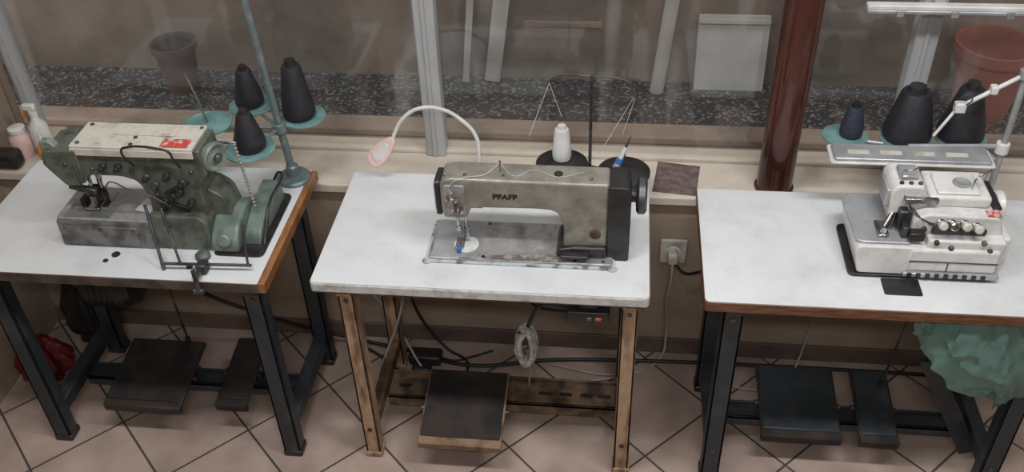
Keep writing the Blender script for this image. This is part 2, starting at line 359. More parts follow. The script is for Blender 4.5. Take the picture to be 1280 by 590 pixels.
# ------------------------------------------------------------------ pedals
def pedal(name,x,y,w,d,z0,tilt,m1,m2,ridge=True):
    p=root(name,(x,y,.125))
    pv=(x,y,z0); R=('X',tilt)
    box('plate',(x-w/2,x+w/2),(y-d/2,y+d/2),(z0,z0+.014),m1,p,.004,rot=R,piv=pv)
    box('pad',(x-w/2+.006,x+w/2-.006),(y-d/2+.022,y+d/2-.004),(z0+.014,z0+.02),m2,p,.006,rot=R,piv=pv)
    box('toe_lip',(x-w/2,x+w/2),(y-d/2-.004,y-d/2+.014),(z0-.02,z0+.012),m1,p,.004,rot=R,piv=pv)
    if ridge:
        for i in range(7):
            yy=y-d/2+.06+i*(d-.09)/6
            box('ridge_%d'%i,(x-w/2+.03,x+w/2-.03),(yy,yy+.006),(z0+.0185,z0+.0215),m2,p,.001,rot=R,piv=pv)
    cyl('pivot',(x-w/2-.01,y,z0-.006),(x+w/2+.01,y,z0-.006),.009,m_steelD,p)
    for i,sx in enumerate((-1,1)):
        box('bracket_%d'%i,(x+sx*w*.4-.006,x+sx*w*.4+.006),(y-.02,y+.02),(.118,z0),m_steelD,p,.001)
    return p
pedal('foot_pedal',-1.545,2.16,.27,.28,.15,8,m_pedal,m_rubber)
pedal('foot_pedal',-1.245,2.19,.11,.28,.15,8,m_rubber,m_pedal)
pedal('foot_pedal',-.455,2.09,.27,.28,.15,10,m_wpedal,m_rubber,False)
pedal('foot_pedal',.625,2.20,.25,.27,.15,8,m_rubber,m_slate,False)
pedal('foot_pedal',.865,2.20,.12,.27,.15,8,m_rubber,m_slate,False)
for i,(x,y) in enumerate([(-1.46,2.275),(.90,2.28)]):
    rd=root('treadle_rod',(x,y,.19))
    cyl('rod',(x,y,.19),(x+.02,y-.06,.762),.004,m_steelD,rd)
    cyl('clevis',(x,y,.185),(x,y-.003,.225),.009,m_steelD,rd)

def motor(x,y,z,nm='clutch_motor'):
    p=root(nm,(x,y,z))
    lathe('housing',[(.04,0),(.085,.01),(.095,.03),(.095,.15),(.08,.18),(.05,.19)],(x-.1,y,z),(1,0,0),m_black,p,32)
    cyl('pulley',(x-.14,y,z),(x-.1,y,z),.04,m_steelD,p,bevel=.004)
    for i in range(6):
        lathe('fin_%d'%i,[(.097,0),(.099,.003),(.097,.006)],(x-.06+i*.02,y,z),(1,0,0),m_black,p,32)
    box('mount',(x-.04,x+.04),(y-.03,y+.03),(z+.08,T-.039),m_black,p,.004)
motor(-1.68,2.32,.44)
motor(.72,2.30,.60)

# ------------------------------------------------------------------ LEFT: coverstitch machine
s=root('coverstitch_sewing_machine',(-1.36,2.14,T))
prism('bed',rp([(-1.615,.801,.004),(-1.32,.801,.004),(-1.32,.893,.004),(-1.612,.893,.005)]),'Y',2.062,2.228,m_bedG,s,.003)
prism('bed_plate',rp([(-1.612,2.066,.012),(-1.322,2.066,.004),(-1.322,2.225,.004),(-1.612,2.225,.012)]),'Z',.893,.899,m_steel,s,.0015)
box('slide_plate',(-1.59,-1.45),(2.075,2.14),(.899,.901),m_bedG,s,.001)
box('needle_plate',(-1.545,-1.475),(2.12,2.20),(.899,.903),m_chrome,s,.001)
box('front_panel',(-1.60,-1.37),(2.058,2.063),(.812,.878),m_bedG,s,.003)
for i,x in enumerate((-1.59,-1.48,-1.38)): screw('panel_screw_%d'%i,(x,2.058,.869),(0,-1,0),.005,m_steelD,s,.003)
box('label',(-1.385,-1.318),(2.11,2.17),(.899,.9005),m_paper,s,0,rot=('Z',-12))
prism('column_base',rp([(-1.325,.801,0),(-1.155,.801,0),(-1.155,.90,.012),(-1.175,.92,.012),(-1.325,.92,.006)]),'Y',2.066,2.235,m_green,s,.005,3)
arm=rp([(-1.575,1.045,.006),(-1.575,1.122,.006),(-1.135,1.128,.005),(-1.128,1.050,.008),(-1.158,1.01,.02),(-1.158,.90,.0),(-1.325,.90,0),(-1.318,.96,.02),(-1.335,1.022,.03),(-1.38,1.036,.02),(-1.48,1.036,.01),(-1.50,1.005,.006),(-1.555,1.005,.008)])
prism('arm_body',arm,'Y',2.095,2.215,m_green,s,.003,2)
prism('head_cover',rp([(-1.597,1.075,.008),(-1.588,1.119,.006),(-1.49,1.124,.004),(-1.49,1.045,.006),(-1.505,1.005,.006),(-1.55,1.005,.008)]),'Y',2.083,2.20,m_green,s,.003,2)
prism('head_lever',rp([(-1.60,1.10,.01),(-1.60,1.14,.01),(-1.57,1.142,.01),(-1.55,1.12,.01)]),'Y',2.10,2.125,m_greenL,s,.003)
prism('top_cover',rp([(-1.505,2.088,.004),(-1.150,2.088,.004),(-1.150,2.216,.004),(-1.505,2.216,.004)]),'Z',1.127,1.138,m_cream,s,.002)
prism('top_cover_lip',rp([(-1.505,1.108,.002),(-1.150,1.108,.002),(-1.150,1.130,.002),(-1.505,1.130,.002)]),'Y',2.086,2.092,m_cream,s,.001)
prism('top_cover_raised',rp([(-1.40,2.15,.006),(-1.22,2.15,.006),(-1.22,2.205,.006),(-1.40,2.205,.006)]),'Z',1.138,1.142,m_cream,s,.0015)
prism('top_badge',rp([(-1.245,2.095,.004),(-1.165,2.095,.004),(-1.165,2.138,.004),(-1.245,2.138,.004)]),'Z',1.138,1.1395,m_redlb,s,0)
for i,(x,y) in enumerate([(-1.485,2.105),(-1.485,2.20),(-1.33,2.105),(-1.16,2.20),(-1.33,2.14)]):
    screw('cover_screw_%d'%i,(x,y,1.138),(0,0,1),.006,m_steelD,s)
tube('thread_guard_rod',[(-1.33,2.088,1.08),(-1.335,2.065,1.12),(-1.333,2.06,1.15),(-1.32,2.06,1.158),(-1.22,2.06,1.156),(-1.20,2.06,1.148),(-1.195,2.064,1.12),(-1.195,2.088,1.08)],.0035,m_black,s)
for i,(x,z) in enumerate([(-1.42,1.075),(-1.375,1.075),(-1.24,1.05),(-1.20,1.03),(-1.24,.98),(-1.19,.96),(-1.28,1.02),(-1.215,.995),(-1.27,.955),(-1.30,1.045)]):
    lathe('tension_%d'%i,[(.005,0),(.005,.010),(.012,.011),(.012,.014),(.007,.018),(.009,.026),(.007,.032)],(x,2.095,z),(0,-1,0),m_black if i%3 else m_steelD,s,18)
for i,(x,z) in enumerate([(-1.53,1.08),(-1.46,1.06),(-1.29,.98),(-1.17,1.06),(-1.28,.93),(-1.345,1.06)]):
    screw('face_screw_%d'%i,(x,2.094 if x>-1.49 else 2.083,z),(0,-1,0),.007,m_steelD,s,.006)
box('linkage_plate',(-1.30,-1.20),(2.088,2.096),(.94,.955),m_black,s,.002,rot=('Y',25))
box('linkage_plate_b',(-1.27,-1.18),(2.086,2.094),(1.0,1.012),m_black,s,.002,rot=('Y',-30))
tube('guide_wire_a',[(-1.44,2.09,1.05),(-1.42,2.06,1.02),(-1.40,2.06,1.04),(-1.36,2.07,1.01),(-1.30,2.07,.99),(-1.25,2.075,.95)],.0022,m_steelD,s)
tube('guide_wire_b',[(-1.50,2.08,1.09),(-1.48,2.05,1.03),(-1.47,2.05,1.0)],.0025,m_steelD,s)
cyl('needle_bar',(-1.515,2.14,.93),(-1.515,2.14,1.01),.006,m_chrome,s)
cyl('presser_bar',(-1.50,2.16,.92),(-1.50,2.16,1.01),.006,m_chrome,s)
box('needle_clamp',(-1.533,-1.497),(2.122,2.158),(.938,.962),m_black,s,.003)
for i in range(3): cyl('needle_%d'%i,(-1.522+i*.007,2.14,.903),(-1.522+i*.007,2.14,.94),.0013,m_chrome,s,seg=8)
box('presser_foot',(-1.535,-1.49),(2.10,2.17),(.904,.912),m_chrome,s,.003)
box('foot_shank',(-1.52,-1.49),(2.145,2.17),(.91,.945),m_steelD,s,.003)
box('looper_guard',(-1.555,-1.54),(2.12,2.15),(.90,.93),m_black,s,.003)
box('spreader_arm',(-1.56,-1.48),(2.10,2.115),(.97,.988),m_steelD,s,.003,rot=('Y',15))
box('knee_link',(-1.47,-1.38),(2.15,2.16),(1.0,1.012),m_chrome,s,.002,rot=('Y',20))
lathe('handwheel',[(.018,0),(.038,.002),(.043,.008),(.043,.022),(.038,.028),(.032,.025),(.026,.020),(.014,.024),(.010,.030)],(-1.130,2.145,1.085),(1,-.45,0),m_greenL,s,36)
lathe('handwheel_hub',[(.014,0),(.014,.008),(.009,.012)],(-1.104,2.133,1.085),(1,-.45,0),m_steelD,s,24)
cov=rp([(2.055,.802,0),(2.058,.84,.02),(2.095,.875,.025),(2.17,.900,.03),(2.235,.885,.03),(2.26,.802,0)],10)
prism('belt_cover',cov,'X',-1.155,-1.072,m_teal,s,.010,4)
prism('belt_cover_side',rp([(2.10,.802,0),(2.115,.835,.02),(2.20,.870,.02),(2.325,.885,.015),(2.345,.802,0)],8),'X',-1.072,-1.022,m_teal,s,.004,3)
lathe('cover_boss',[(.020,0),(.020,.005),(.015,.009)],(-1.112,2.062,.845),(0,-1,.3),m_greenL,s,24)
prism('column_wing',rp([(-1.16,.88,0),(-1.16,.98,.01),(-1.115,.95,.02),(-1.10,.88,0)]),'Y',2.13,2.22,m_green,s,.004)
prism('cover_flange',rp([(-1.15,2.045,.02),(-1.0,2.045,.02),(-1.0,2.36,.03),(-1.07,2.36,.03),(-1.15,2.27,.02)]),'Z',.8005,.805,m_black,s,.001)
tube('cover_rim_wire',[(-1.012,2.10,.806),(-1.012,2.2,.885),(-1.012,2.33,.895),(-1.03,2.35,.89),(-1.05,2.35,.86)],.004,m_black,s)
lathe('oil_cup',[(.022,0),(.022,.012),(.016,.018),(.01,.022)],(-1.175,2.035,.80),(0,0,1),m_green,s,24)
cyl('link_bar',(-1.27,1.975,.822),(-1.01,1.985,.822),.0045,m_steelD,s)
cyl('link_rod_a',(-1.27,1.975,.822),(-1.315,2.055,.97),.0046,m_steelD,s)
cyl('link_rod_b',(-1.215,1.975,.822),(-1.27,2.055,.96),.0036,m_steelD,s)
cyl('link_rod_c',(-1.02,1.985,.822),(-1.03,2.03,.93),.0036,m_steelD,s)
box('link_clamp',(-1.165,-1.135),(1.955,1.99),(.802,.835),m_steelD,s,.005)
cyl('clamp_screw',(-1.15,1.918,.77),(-1.15,1.918,.85),.007,m_steelD,s)
cyl('clamp_knob',(-1.165,1.918,.775),(-1.135,1.918,.775),.008,m_steelD,s)
box('clamp_arm',(-1.157,-1.143),(1.915,1.965),(.815,.827),m_steelD,s,.002)
cyl('link_foot_a',(-1.27,1.975,.80),(-1.27,1.975,.824),.006,m_steelD,s)
for i in range(18):
    z=.89+i*.0125; x=-1.045-i*.001
    lathe('chain_%d'%i,[(.003,0),(.0052,.003),(.0052,.006),(.003,.009)],(x,2.17,z),(0,0,1),m_steel,s,10)
box('chain_hook',(-1.13,-1.055),(2.167,2.173),(1.108,1.116),m_chrome,s,.002)

# ------------------------------------------------------------------ thread cones & left stand
def cone(name,x,y,z,r0,r1,h,mat,axis=(0,0,1)):
    p=root(name,(x,y,z))
    lathe('thread',[(r0*.6,0),(r0*.93,.002),(r0,.012),(r0*.985,.03),(r1*1.12,h*.9),(r1,h*.94),(r1*.55,h*.955)],(x,y,z),axis,mat,p,36)
    lathe('core',[(r1*.75,h*.95),(r1*.62,h*1.03),(r1*.62,h*1.045),(r1*.3,h*1.045)],(x,y,z),axis,m_black if mat is not m_white else m_white,p,24)
    return p
st=root('thread_stand',(-1.022,2.455,T))
lathe('base_flange',[(.055,0),(.055,.008),(.05,.014),(.022,.018),(.02,.05),(.016,.054)],(-1.022,2.445,T),(0,0,1),m_pole,st,32)
cyl('pole',(-1.022,2.445,T),(-1.075,2.445,1.62),.0125,m_pole,st)
def disc(st,x,y,z,r,px,py,sp=.0,mat=m_disc):
    lathe('disc',[(r*.3,-.004),(r,-.002),(r,.003),(r*.93,.004),(r*.9,0.001),(r*.3,.001),(r*.22,.005),(.012,.0055)],(x,y,z),(0,0,1),mat,st,36)
    cyl('arm',(px,py,z-.009),(x,y,z-.009),.006,m_pole,st)
    if sp: cyl('spindle',(x,y,z),(x,y,z+sp),.004,m_pole,st)
px=-1.036
for (x,y,z,r,sp) in [(-.975,2.50,1.0,.070,0),(-1.085,2.31,1.0,.076,0),(-1.16,2.56,1.0,.072,0),(-1.265,2.44,1.0,.076,.03)]:
    disc(st,x,y,z,r,px,2.445,sp)
cyl('collar',(px+.001,2.445,.975),(px-.001,2.445,1.01),.022,m_pole,st,bevel=.003)
tube('long_pin',[(-1.265,2.44,1.0),(-1.275,2.44,1.08),(-1.30,2.45,1.17)],.003,m_pole,st)
cone('thread_cone',-.985,2.50,1.006,.052,.027,.185,m_blkth)
cone('thread_cone',-1.08,2.31,1.006,.047,.020,.125,m_blkth)
cone('thread_cone',-1.165,2.56,1.006,.046,.021,.130,m_blkth)

# ------------------------------------------------------------------ MIDDLE: straight-stitch machine
s=root('lockstitch_sewing_machine',(-.25,2.16,T))
prism('bed_rim',rp([(-.527,2.058,.018),(.012,2.058,.018),(.012,2.255,.014),(-.527,2.255,.014)]),'Z',.8005,.806,m_rim,s,.001)
prism('bed',rp([(-.518,2.068,.012),(.006,2.068,.012),(.006,2.246,.012),(-.518,2.246,.012)]),'Z',.803,.813,m_steel,s,.003)
prism('bed_front_band',rp([(-.43,2.069,.003),(-.12,2.069,.003),(-.14,2.090,.01),(-.17,2.104,.01),(-.28,2.092,.01),(-.41,2.088,.01)]),'Z',.8125,.8134,m_wear,s,0)
box('slide_plate',(-.51,-.385),(2.075,2.24),(.813,.8142),m_ovlG,s,.0005)
lathe('needle_plate',[(.036,0),(.036,.0016),(.034,.002)],(-.415,2.13,.8142),(0,0,1),m_ovl,s,28)
for i,(x,y) in enumerate([(-.36,2.08),(-.36,2.235),(-.1,2.08),(-.02,2.08)]): screw('bed_screw_%d'%i,(x,y,.813),(0,0,1),.006,m_steelD,s,.002)
lathe('hinge_a',[(.014,0),(.014,.004)],(-.52,2.065,.801),(0,0,1),m_rim,s,16)
lathe('hinge_b',[(.014,0),(.014,.004)],(.006,2.065,.801),(0,0,1),m_rim,s,16)
body=rp([(-.475,.955,.015),(-.475,1.052,.022),(-.44,1.060,.0),(-.01,1.058,0),(-.01,.813,0),(-.135,.813,0),(-.132,.91,.03),(-.15,.962,.045),(-.21,.966,.02),(-.39,.962,.012),(-.405,.925,.01),(-.47,.925,.01)],8)
prism('arm_body',body,'Y',2.108,2.198,m_olive,s,.016,4)
prism('column_foot',rp([(-.155,.813,0),(-.15,.840,.01),(-.10,.850,.01),(-.012,.850,0),(-.012,.813,0)]),'Y',2.092,2.215,m_black,s,.008,3)
prism('rear_end',rp([(-.012,.801,0),(-.012,1.053,.004),(.05,1.053,.02),(.05,.801,.01)]),'Y',2.102,2.205,m_black,s,.008,3)
lathe('handwheel',[(.02,0),(.02,.012),(.044,.014),(.052,.02),(.052,.036),(.044,.042),(.034,.038),(.026,.030),(.014,.034),(.008,.042)],(.05,2.155,.995),(1,0,0),m_steelD,s,40)
prism('face_plate',rp([(2.112,.93,.01),(2.112,1.045,.02),(2.196,1.045,.02),(2.196,.93,.01)]),'X',-.49,-.474,m_black,s,.004,3)
prism('face_plate_trim',rp([(2.12,.94,.01),(2.12,1.035,.02),(2.19,1.035,.02),(2.19,.94,.01)]),'X',-.494,-.489,m_chrome,s,.002,2)
prism('front_cover',rp([(-.465,.94,.01),(-.465,1.04,.01),(-.405,1.04,.01),(-.405,.94,.01)]),'Y',2.104,2.109,m_steel,s,.002)
lathe('inspection_plug',[(.016,0),(.016,.002),(.012,.004)],(-.045,2.108,.89),(0,-1,0),m_rust,s,24)
box('reverse_lever',(-.14,-.06),(2.066,2.094),(.828,.838),m_black,s,.004)
for i,(x,z) in enumerate([(-.44,1.0),(-.425,.965)]):
    lathe('tension_%d'%i,[(.005,0),(.005,.006),(.017,.008),(.017,.012),(.008,.016),(.011,.026),(.009,.032)],(x,2.104,z),(0,-1,0),m_chrome,s,20)
for i,x in enumerate([-.46,-.405,-.30,-.06]):
    screw('top_screw_%d'%i,(x,2.13,1.057),(0,0,1),.006,m_chrome,s,.006)
lathe('oil_cap',[(.012,0),(.012,.004),(.008,.006)],(-.15,2.15,1.058),(0,0,1),m_steelD,s,20)
cyl('top_pin',(-.31,2.15,1.055),(-.31,2.15,1.095),.003,m_chrome,s)
tube('takeup_lever',[(-.435,2.10,1.01),(-.437,2.085,1.03),(-.437,2.083,1.05),(-.433,2.086,1.055)],.003,m_chrome,s)
cyl('needle_bar',(-.435,2.135,.865),(-.435,2.135,.93),.0045,m_chrome,s)
cyl('presser_bar',(-.415,2.15,.855),(-.415,2.15,.93),.005,m_chrome,s)
box('needle_clamp',(-.442,-.428),(2.128,2.142),(.862,.878),m_chrome,s,.002)
cyl('needle',(-.435,2.135,.818),(-.435,2.135,.865),.0011,m_chrome,s,seg=8)
box('foot_shank',(-.423,-.407),(2.142,2.158),(.822,.865),m_chrome,s,.002)
box('presser_foot',(-.445,-.42),(2.105,2.155),(.817,.822),m_chrome,s,.002)
box('foot_lifter',(-.42,-.37),(2.185,2.195),(.905,.917),m_steel,s,.002)
box('blue_tab',(-.437,-.425),(2.088,2.104),(.817,.832),m_blue,s,.002)
tube('thread_run',[(-.31,2.15,1.09),(-.35,2.12,1.07),(-.40,2.11,1.065),(-.44,2.095,1.05),(-.44,2.085,1.0),(-.436,2.1,.93),(-.435,2.128,.87)],.0007,m_white,s)
tube('loose_thread',[(-.31,2.15,1.09),(-.27,2.13,1.062),(-.22,2.16,1.063),(-.15,2.13,1.064),(-.08,2.16,1.062)],.0005,m_white,s)
fc=bpy.data.curves.new('lettering','FONT'); fc.body='PFAFF'; fc.size=.023; fc.extrude=.0008; fc.offset=.0009; fc.align_x='CENTER'
fo=bpy.data.objects.new('lettering',fc); COL.objects.link(fo)
fm=bpy.data.meshes.new_from_object(fo.evaluated_get(bpy.context.evaluated_depsgraph_get())); bpy.data.objects.remove(fo)
fm.transform(Matrix.Translation((-.295,2.1075,.998))@Matrix.Rotation(math.pi/2,4,'X')@Matrix.Scale(1.15,4,(1,0,0)))
fm.materials.clear(); finish('lettering',fm,m_black,s,0,False)

# thread stand mid
st=root('thread_stand',(-.075,2.53,.80))
box('clamp',(-.09,-.06),(2.45,2.56),(.803,.812),m_steelD,st,.002)
cyl('pole',(-.078,2.54,.803),(-.078,2.54,1.15),.0052,m_steelD,st)
for i,(x,y,z) in enumerate([(-.165,2.51,.845),(.03,2.50,.83)]):
    lathe('disc_%d'%i,[(.03,-.004),(.082,-.002),(.082,.008),(.074,.012),(.05,.014),(.04,.022),(.02,.026)],(x,y,z),(0,0,1),m_black,st,36)
    cyl('arm_%d'%i,(-.078,2.54,z-.008),(x,y,z-.008),.006,m_steelD,st)
cyl('spindle_1',(.03,2.50,.85),(.03,2.50,.93),.003,m_steelD,st)
cyl('post_foot',(-.078,2.54,.722),(-.078,2.54,.803),.008,m_steelD,st)
tube('hook_bar',[(-.21,2.54,1.12),(-.19,2.54,1.14),(-.078,2.54,1.145),(.03,2.54,1.13),(.06,2.54,1.09),(.05,2.54,1.075)],.003,m_steelD,st)
cyl('guide_pin',(-.17,2.54,1.14),(-.17,2.54,1.02),.002,m_steelD,st)
for i,(a,b) in enumerate([((-.165,2.51,1.02),(-.205,2.54,1.12)),((-.205,2.54,1.12),(-.25,2.35,1.05)),((.02,2.515,.96),(.055,2.54,1.08)),((-.03,2.3,1.06),(.05,2.54,1.08))]):
    cyl('strand_%d'%i,a,b,.0006,m_white,st,seg=6)
cone('thread_cone',-.165,2.51,.871,.030,.020,.115,m_white)
b=root('small_brush',(.0,2.47,.80))
cyl('handle',(-.03,2.44,.803),(.01,2.455,.895),.011,m_ovlG,b,bevel=.002)
cyl('grip',(.01,2.455,.895),(.017,2.459,.912),.0115,m_blue,b,bevel=.002)
cyl('ferrule',(.017,2.459,.912),(.032,2.466,.948),.008,m_white,b,r1=.006)
cyl('tip',(.032,2.466,.948),(.047,2.472,.985),.004,m_steelD,b,r1=.0015)

# gooseneck lamp
g=root('gooseneck_lamp',(-.43,2.48,T))
lathe('base',[(.02,0),(.02,.01),(.012,.016),(.01,.03)],(-.43,2.475,T),(0,0,1),m_white,g,24)
box('orange_tag',(-.445,-.43),(2.450,2.458),(.81,.825),m_orange,g,.002)
tube('neck',[(-.43,2.475,.82),(-.422,2.48,.89),(-.43,2.49,.955),(-.475,2.495,1.01),(-.535,2.495,1.045),(-.60,2.495,1.045),(-.65,2.49,1.015),(-.682,2.485,.965),(-.692,2.48,.94)],.0062,m_white,g,res=16)
q=[(-.688,2.475,.945),(-.765,2.455,.862)]
hd=Vector(q[1])-Vector(q[0]); L_=hd.length; hn=hd.normalized()
out=rp([(-.012,0,.01),(.012,0,.01),(.031,.055,.03),(.031,L_,.03),(-.031,L_,.03),(-.031,.055,.03)],6)
side=Vector((.55,-.55,-.6)); side=(side-hn*side.dot(hn)).normalized(); nrm=hn.cross(side)
def slab(nm,out,sc,off0,off1,mat):
    cxy=Vector((0,L_*.55)); vs=[]
    for off in (off0,off1):
        for p in out:
            pp=(Vector(p)-cxy)*sc+cxy
            vs.append(Vector(q[0])+hn*pp.y+side*pp.x+nrm*off)
    n=len(out); fs=[tuple(range(n)),tuple(range(2*n-1,n-1,-1))]+[(i,i+n,(i+1)%n+n,(i+1)%n) for i in range(n)]
    me=bpy.data.meshes.new(nm); me.from_pydata([tuple(v) for v in vs],[],fs); me.update(); fixn(me)
    finish(nm,me,mat,g,.003)
slab('head',out,1,-.007,.007,m_pink)
slab('led_window',out,.6,-.009,.009,m_white)

# ------------------------------------------------------------------ RIGHT: overlock machine
s=root('overlock_sewing_machine',(.85,2.2,T))
prism('gasket',rp([(.650,2.082,.02),(1.03,2.082,.02),(1.03,2.31,.02),(.650,2.31,.02)]),'Z',.8005,.810,m_black,s,.002)
prism('base',rp([(.672,.81,.01),(.655,.885,.02),(.665,.902,.01),(.83,.902,.01),(.83,.81,0)]),'Y',2.088,2.31,m_ovl,s,.008,3)
prism('cloth_plate',rp([(.655,2.10,.03),(.80,2.10,.01),(.80,2.325,.01),(.645,2.325,.05)]),'Z',.902,.910,m_ovlG,s,.003)
prism('main_body',rp([(.80,.812,0),(.80,.965,.012),(.835,.985,.012),(1.02,.98,.015),(1.035,.93,.012),(1.035,.812,0)]),'Y',2.13,2.32,m_ovl,s,.006,3)
box('lower_cover',(.795,1.03),(2.085,2.135),(.825,.90),m_ovl,s,.008,3)
box('mid_cover',(.84,1.04),(2.095,2.14),(.885,.925),m_ovl,s,.006,3)
box('right_block',(1.035,1.06),(2.12,2.30),(.83,.92),m_ovl,s,.006,3)
box('drip_tray',(.79,1.04),(2.075,2.13),(.812,.826),m_ovlG,s,.003)
for i in range(9): box('vent_%d'%i,(.80+i*.024,.812+i*.024),(2.073,2.078),(.814,.826),m_black,s,0)
box('cover_line',(.80,1.028),(2.083,2.0855),(.86,.863),m_steelD,s,0)
box('cover_line_v',(.90,.903),(2.083,2.0855),(.83,.86),m_steelD,s,0)
prism('head_tower',rp([(.745,.93,.01),(.737,1.025,.012),(.75,1.045,.012),(.82,1.045,.012),(.84,1.0,.012),(.84,.93,0)]),'Y',2.17,2.29,m_ovl,s,.007,3)
box('head_side',(.728,.742),(2.18,2.26),(.97,1.025),m_ovlG,s,.004)
box('top_cap',(.76,.81),(2.2,2.26),(1.045,1.058),m_ovlG,s,.006)
for i in range(3): screw('head_screw_%d'%i,(.762+i*.024,2.185,1.045),(0,0,1),.006,m_steelD,s,.006)
box('upper_body',(.84,1.0),(2.17,2.30),(.98,1.015),m_ovl,s,.009,3)
box('upper_cap',(.86,.97),(2.18,2.28),(1.015,1.024),m_ovl,s,.005,2)
lathe('dial_recess',[(.022,0),(.024,.003),(.019,.005),(.012,.002)],(.93,2.225,1.024),(0,0,1),m_ovlG,s,28)
box('red_label',(.985,1.02),(2.135,2.165),(.981,.984),m_redlb,s,0)
box('black_label',(1.006,1.03),(2.17,2.30),(.978,.985),m_black,s,.001)
for i,(x,z) in enumerate([(.865,.962),(.893,.962),(.925,.962),(.957,.955)]):
    lathe('tension_post_%d'%i,[(.005,0),(.005,.010),(.013,.012),(.013,.015),(.006,.018)],(x,2.13,z),(0,-1,.35),m_chrome,s,20)
    lathe('tension_knob_%d'%i,[(.009,.017),(.0115,.022),(.0115,.040),(.008,.043)],(x,2.13,z),(0,-1,.35),m_cream if i!=1 else m_chrome,s,20)
for i,(x,z) in enumerate([(.86,.92),(.9,.905),(.98,.925),(1.0,.9),(.83,.94),(.97,.86)]):
    lathe('boss_%d'%i,[(.007,0),(.007,.008),(.005,.011)],(x,2.098 if z<.93 else 2.13,z),(0,-1,0),m_steelD if i%2 else m_rust,s,16)
box('thread_panel',(.85,.99),(2.121,2.131),(.928,.945),m_steelD,s,.002)
cyl('presser_arm',(.76,2.18,.96),(.735,2.15,.925),.008,m_chrome,s)
box('presser_foot',(.715,.745),(2.12,2.19),(.911,.918),m_chrome,s,.003)
box('needle_guard',(.765,.80),(2.145,2.175),(.92,.98),m_steelD,s,.005)
cyl('needle_bar',(.755,2.16,.92),(.77,2.19,1.0),.005,m_chrome,s)
box('knife',(.775,.79),(2.12,2.15),(.90,.945),m_steelD,s,.002)
box('knife_bracket',(.79,.83),(2.10,2.13),(.915,.94),m_black,s,.004)
for i in range(4):
    tube('looper_wire_%d'%i,[(.77+i*.015,2.165,1.02-i*.02),(.78+i*.02,2.13,1.0-i*.015),(.82+i*.02,2.11,.98-i*.01),(.87+i*.02,2.12,.96)],.0016,m_steelD,s)
box('eyelet_plate',(.77,.86),(2.155,2.17),(1.0,1.015),m_chrome,s,.002)
tube('antenna_l',[(.765,2.2,1.05),(.76,2.19,1.08),(.775,2.18,1.09),(.80,2.2,1.085)],.0025,m_chrome,s)
tube('antenna_r',[(.95,2.2,1.02),(.955,2.2,1.06),(.99,2.22,1.07),(1.0,2.25,1.05),(1.0,2.26,1.01)],.0025,m_chrome,s)
lathe('handwheel',[(.018,0),(.038,.003),(.043,.01),(.043,.022),(.036,.026),(.015,.026)],(1.035,2.245,.94),(1,0,0),m_ovl,s,32)

# thread stand right
st=root('thread_stand',(1.104,2.46,T))
lathe('base',[(.03,0),(.03,.006),(.015,.012),(.014,.03)],(1.104,2.44,T),(0,0,1),m_ovlG,st,24)
cyl('pole',(1.104,2.44,T),(1.108,2.47,1.42),.0095,m_ovlG,st)
cyl('lower_joint',(1.104,2.45,.98),(1.104,2.452,1.015),.019,m_white,st,bevel=.003)
cyl('upper_joint',(1.106,2.460,1.215),(1.106,2.462,1.245),.018,m_ovlG,st,bevel=.003)
cyl('support_arm',(1.104,2.455,1.0),(.84,2.44,1.0),.007,m_ovlG,st)
prism('thread_tray',rp([(.62,2.350,.010),(1.05,2.350,.010),(1.05,2.43,.010),(.62,2.43,.010)]),'Z',1.000,1.010,m_ovlG,st,.004)
prism('tray_rim',rp([(.61,2.342,.012),(1.06,2.342,.012),(1.06,2.438,.012),(.61,2.438,.012)]),'Z',.994,1.000,m_white,st,.002)
for i in range(4): box('tray_rib_%d'%i,(.66+i*.09,.72+i*.09),(2.375,2.395),(1.010,1.0115),m_cream,st,.0005)
cyl('guide_arm',(1.106,2.461,1.23),(.945,2.44,1.13),.0065,m_white,st)
cyl('guide_arm_lower',(.945,2.44,1.13),(.895,2.42,1.05),.0045,m_white,st)
box('guide_clamp',(.935,.965),(2.425,2.45),(1.12,1.15),m_white,st,.004)
box('guide_clamp_b',(1.02,1.04),(2.435,2.46),(1.175,1.20),m_white,st,.004)
tube('guide_loop',[(.955,2.43,1.14),(.97,2.42,1.17),(.955,2.42,1.185),(.935,2.42,1.17)],.002,m_steelD,st)
for i,(x,y,r) in enumerate([(.685,2.54,.066),(.86,2.54,.074),(1.02,2.55,.074)]):
    lathe('cone_disc_%d'%i,[(r*.3,-.004),(r,-.002),(r,.003),(r*.9,.004),(.012,.004)],(x,y,.965),(0,0,1),m_disc,st,32)
    cyl('disc_arm_%d'%i,(1.104,2.45,.958),(x,y,.958),.005,m_ovlG,st)
cone('thread_cone',.70,2.54,.970,.034,.020,.105,m_navy)
cone('thread_cone',.86,2.54,.970,.071,.038,.165,m_blkth)
cone('thread_cone',1.015,2.55,.970,.068,.030,.175,m_blkth)

# ------------------------------------------------------------------ small objects
c=root('cloth_mat',(.2,2.64,.72))
me=bpy.data.meshes.new('cloth'); n=14; vs=[];fs=[]
for i in range(n+1):
    for j in range(n+1):
        x=-.07+.14*i/n; y=-.085+.17*j/n
        X=x*math.cos(-.12)-y*math.sin(-.12)+.205; Y=x*math.sin(-.12)+y*math.cos(-.12)+2.635
        vs.append((X,Y,.723+.003*noise.noise(Vector((X*20,Y*20,0)))))
for i in range(n):
    for j in range(n): a=i*(n+1)+j; fs.append((a,a+n+1,a+n+2,a+1))
me.from_pydata(vs,[],fs); me.update(); o=finish('cloth',me,m_mat,c)
so=o.modifiers.new('s','SOLIDIFY'); so.thickness=.003

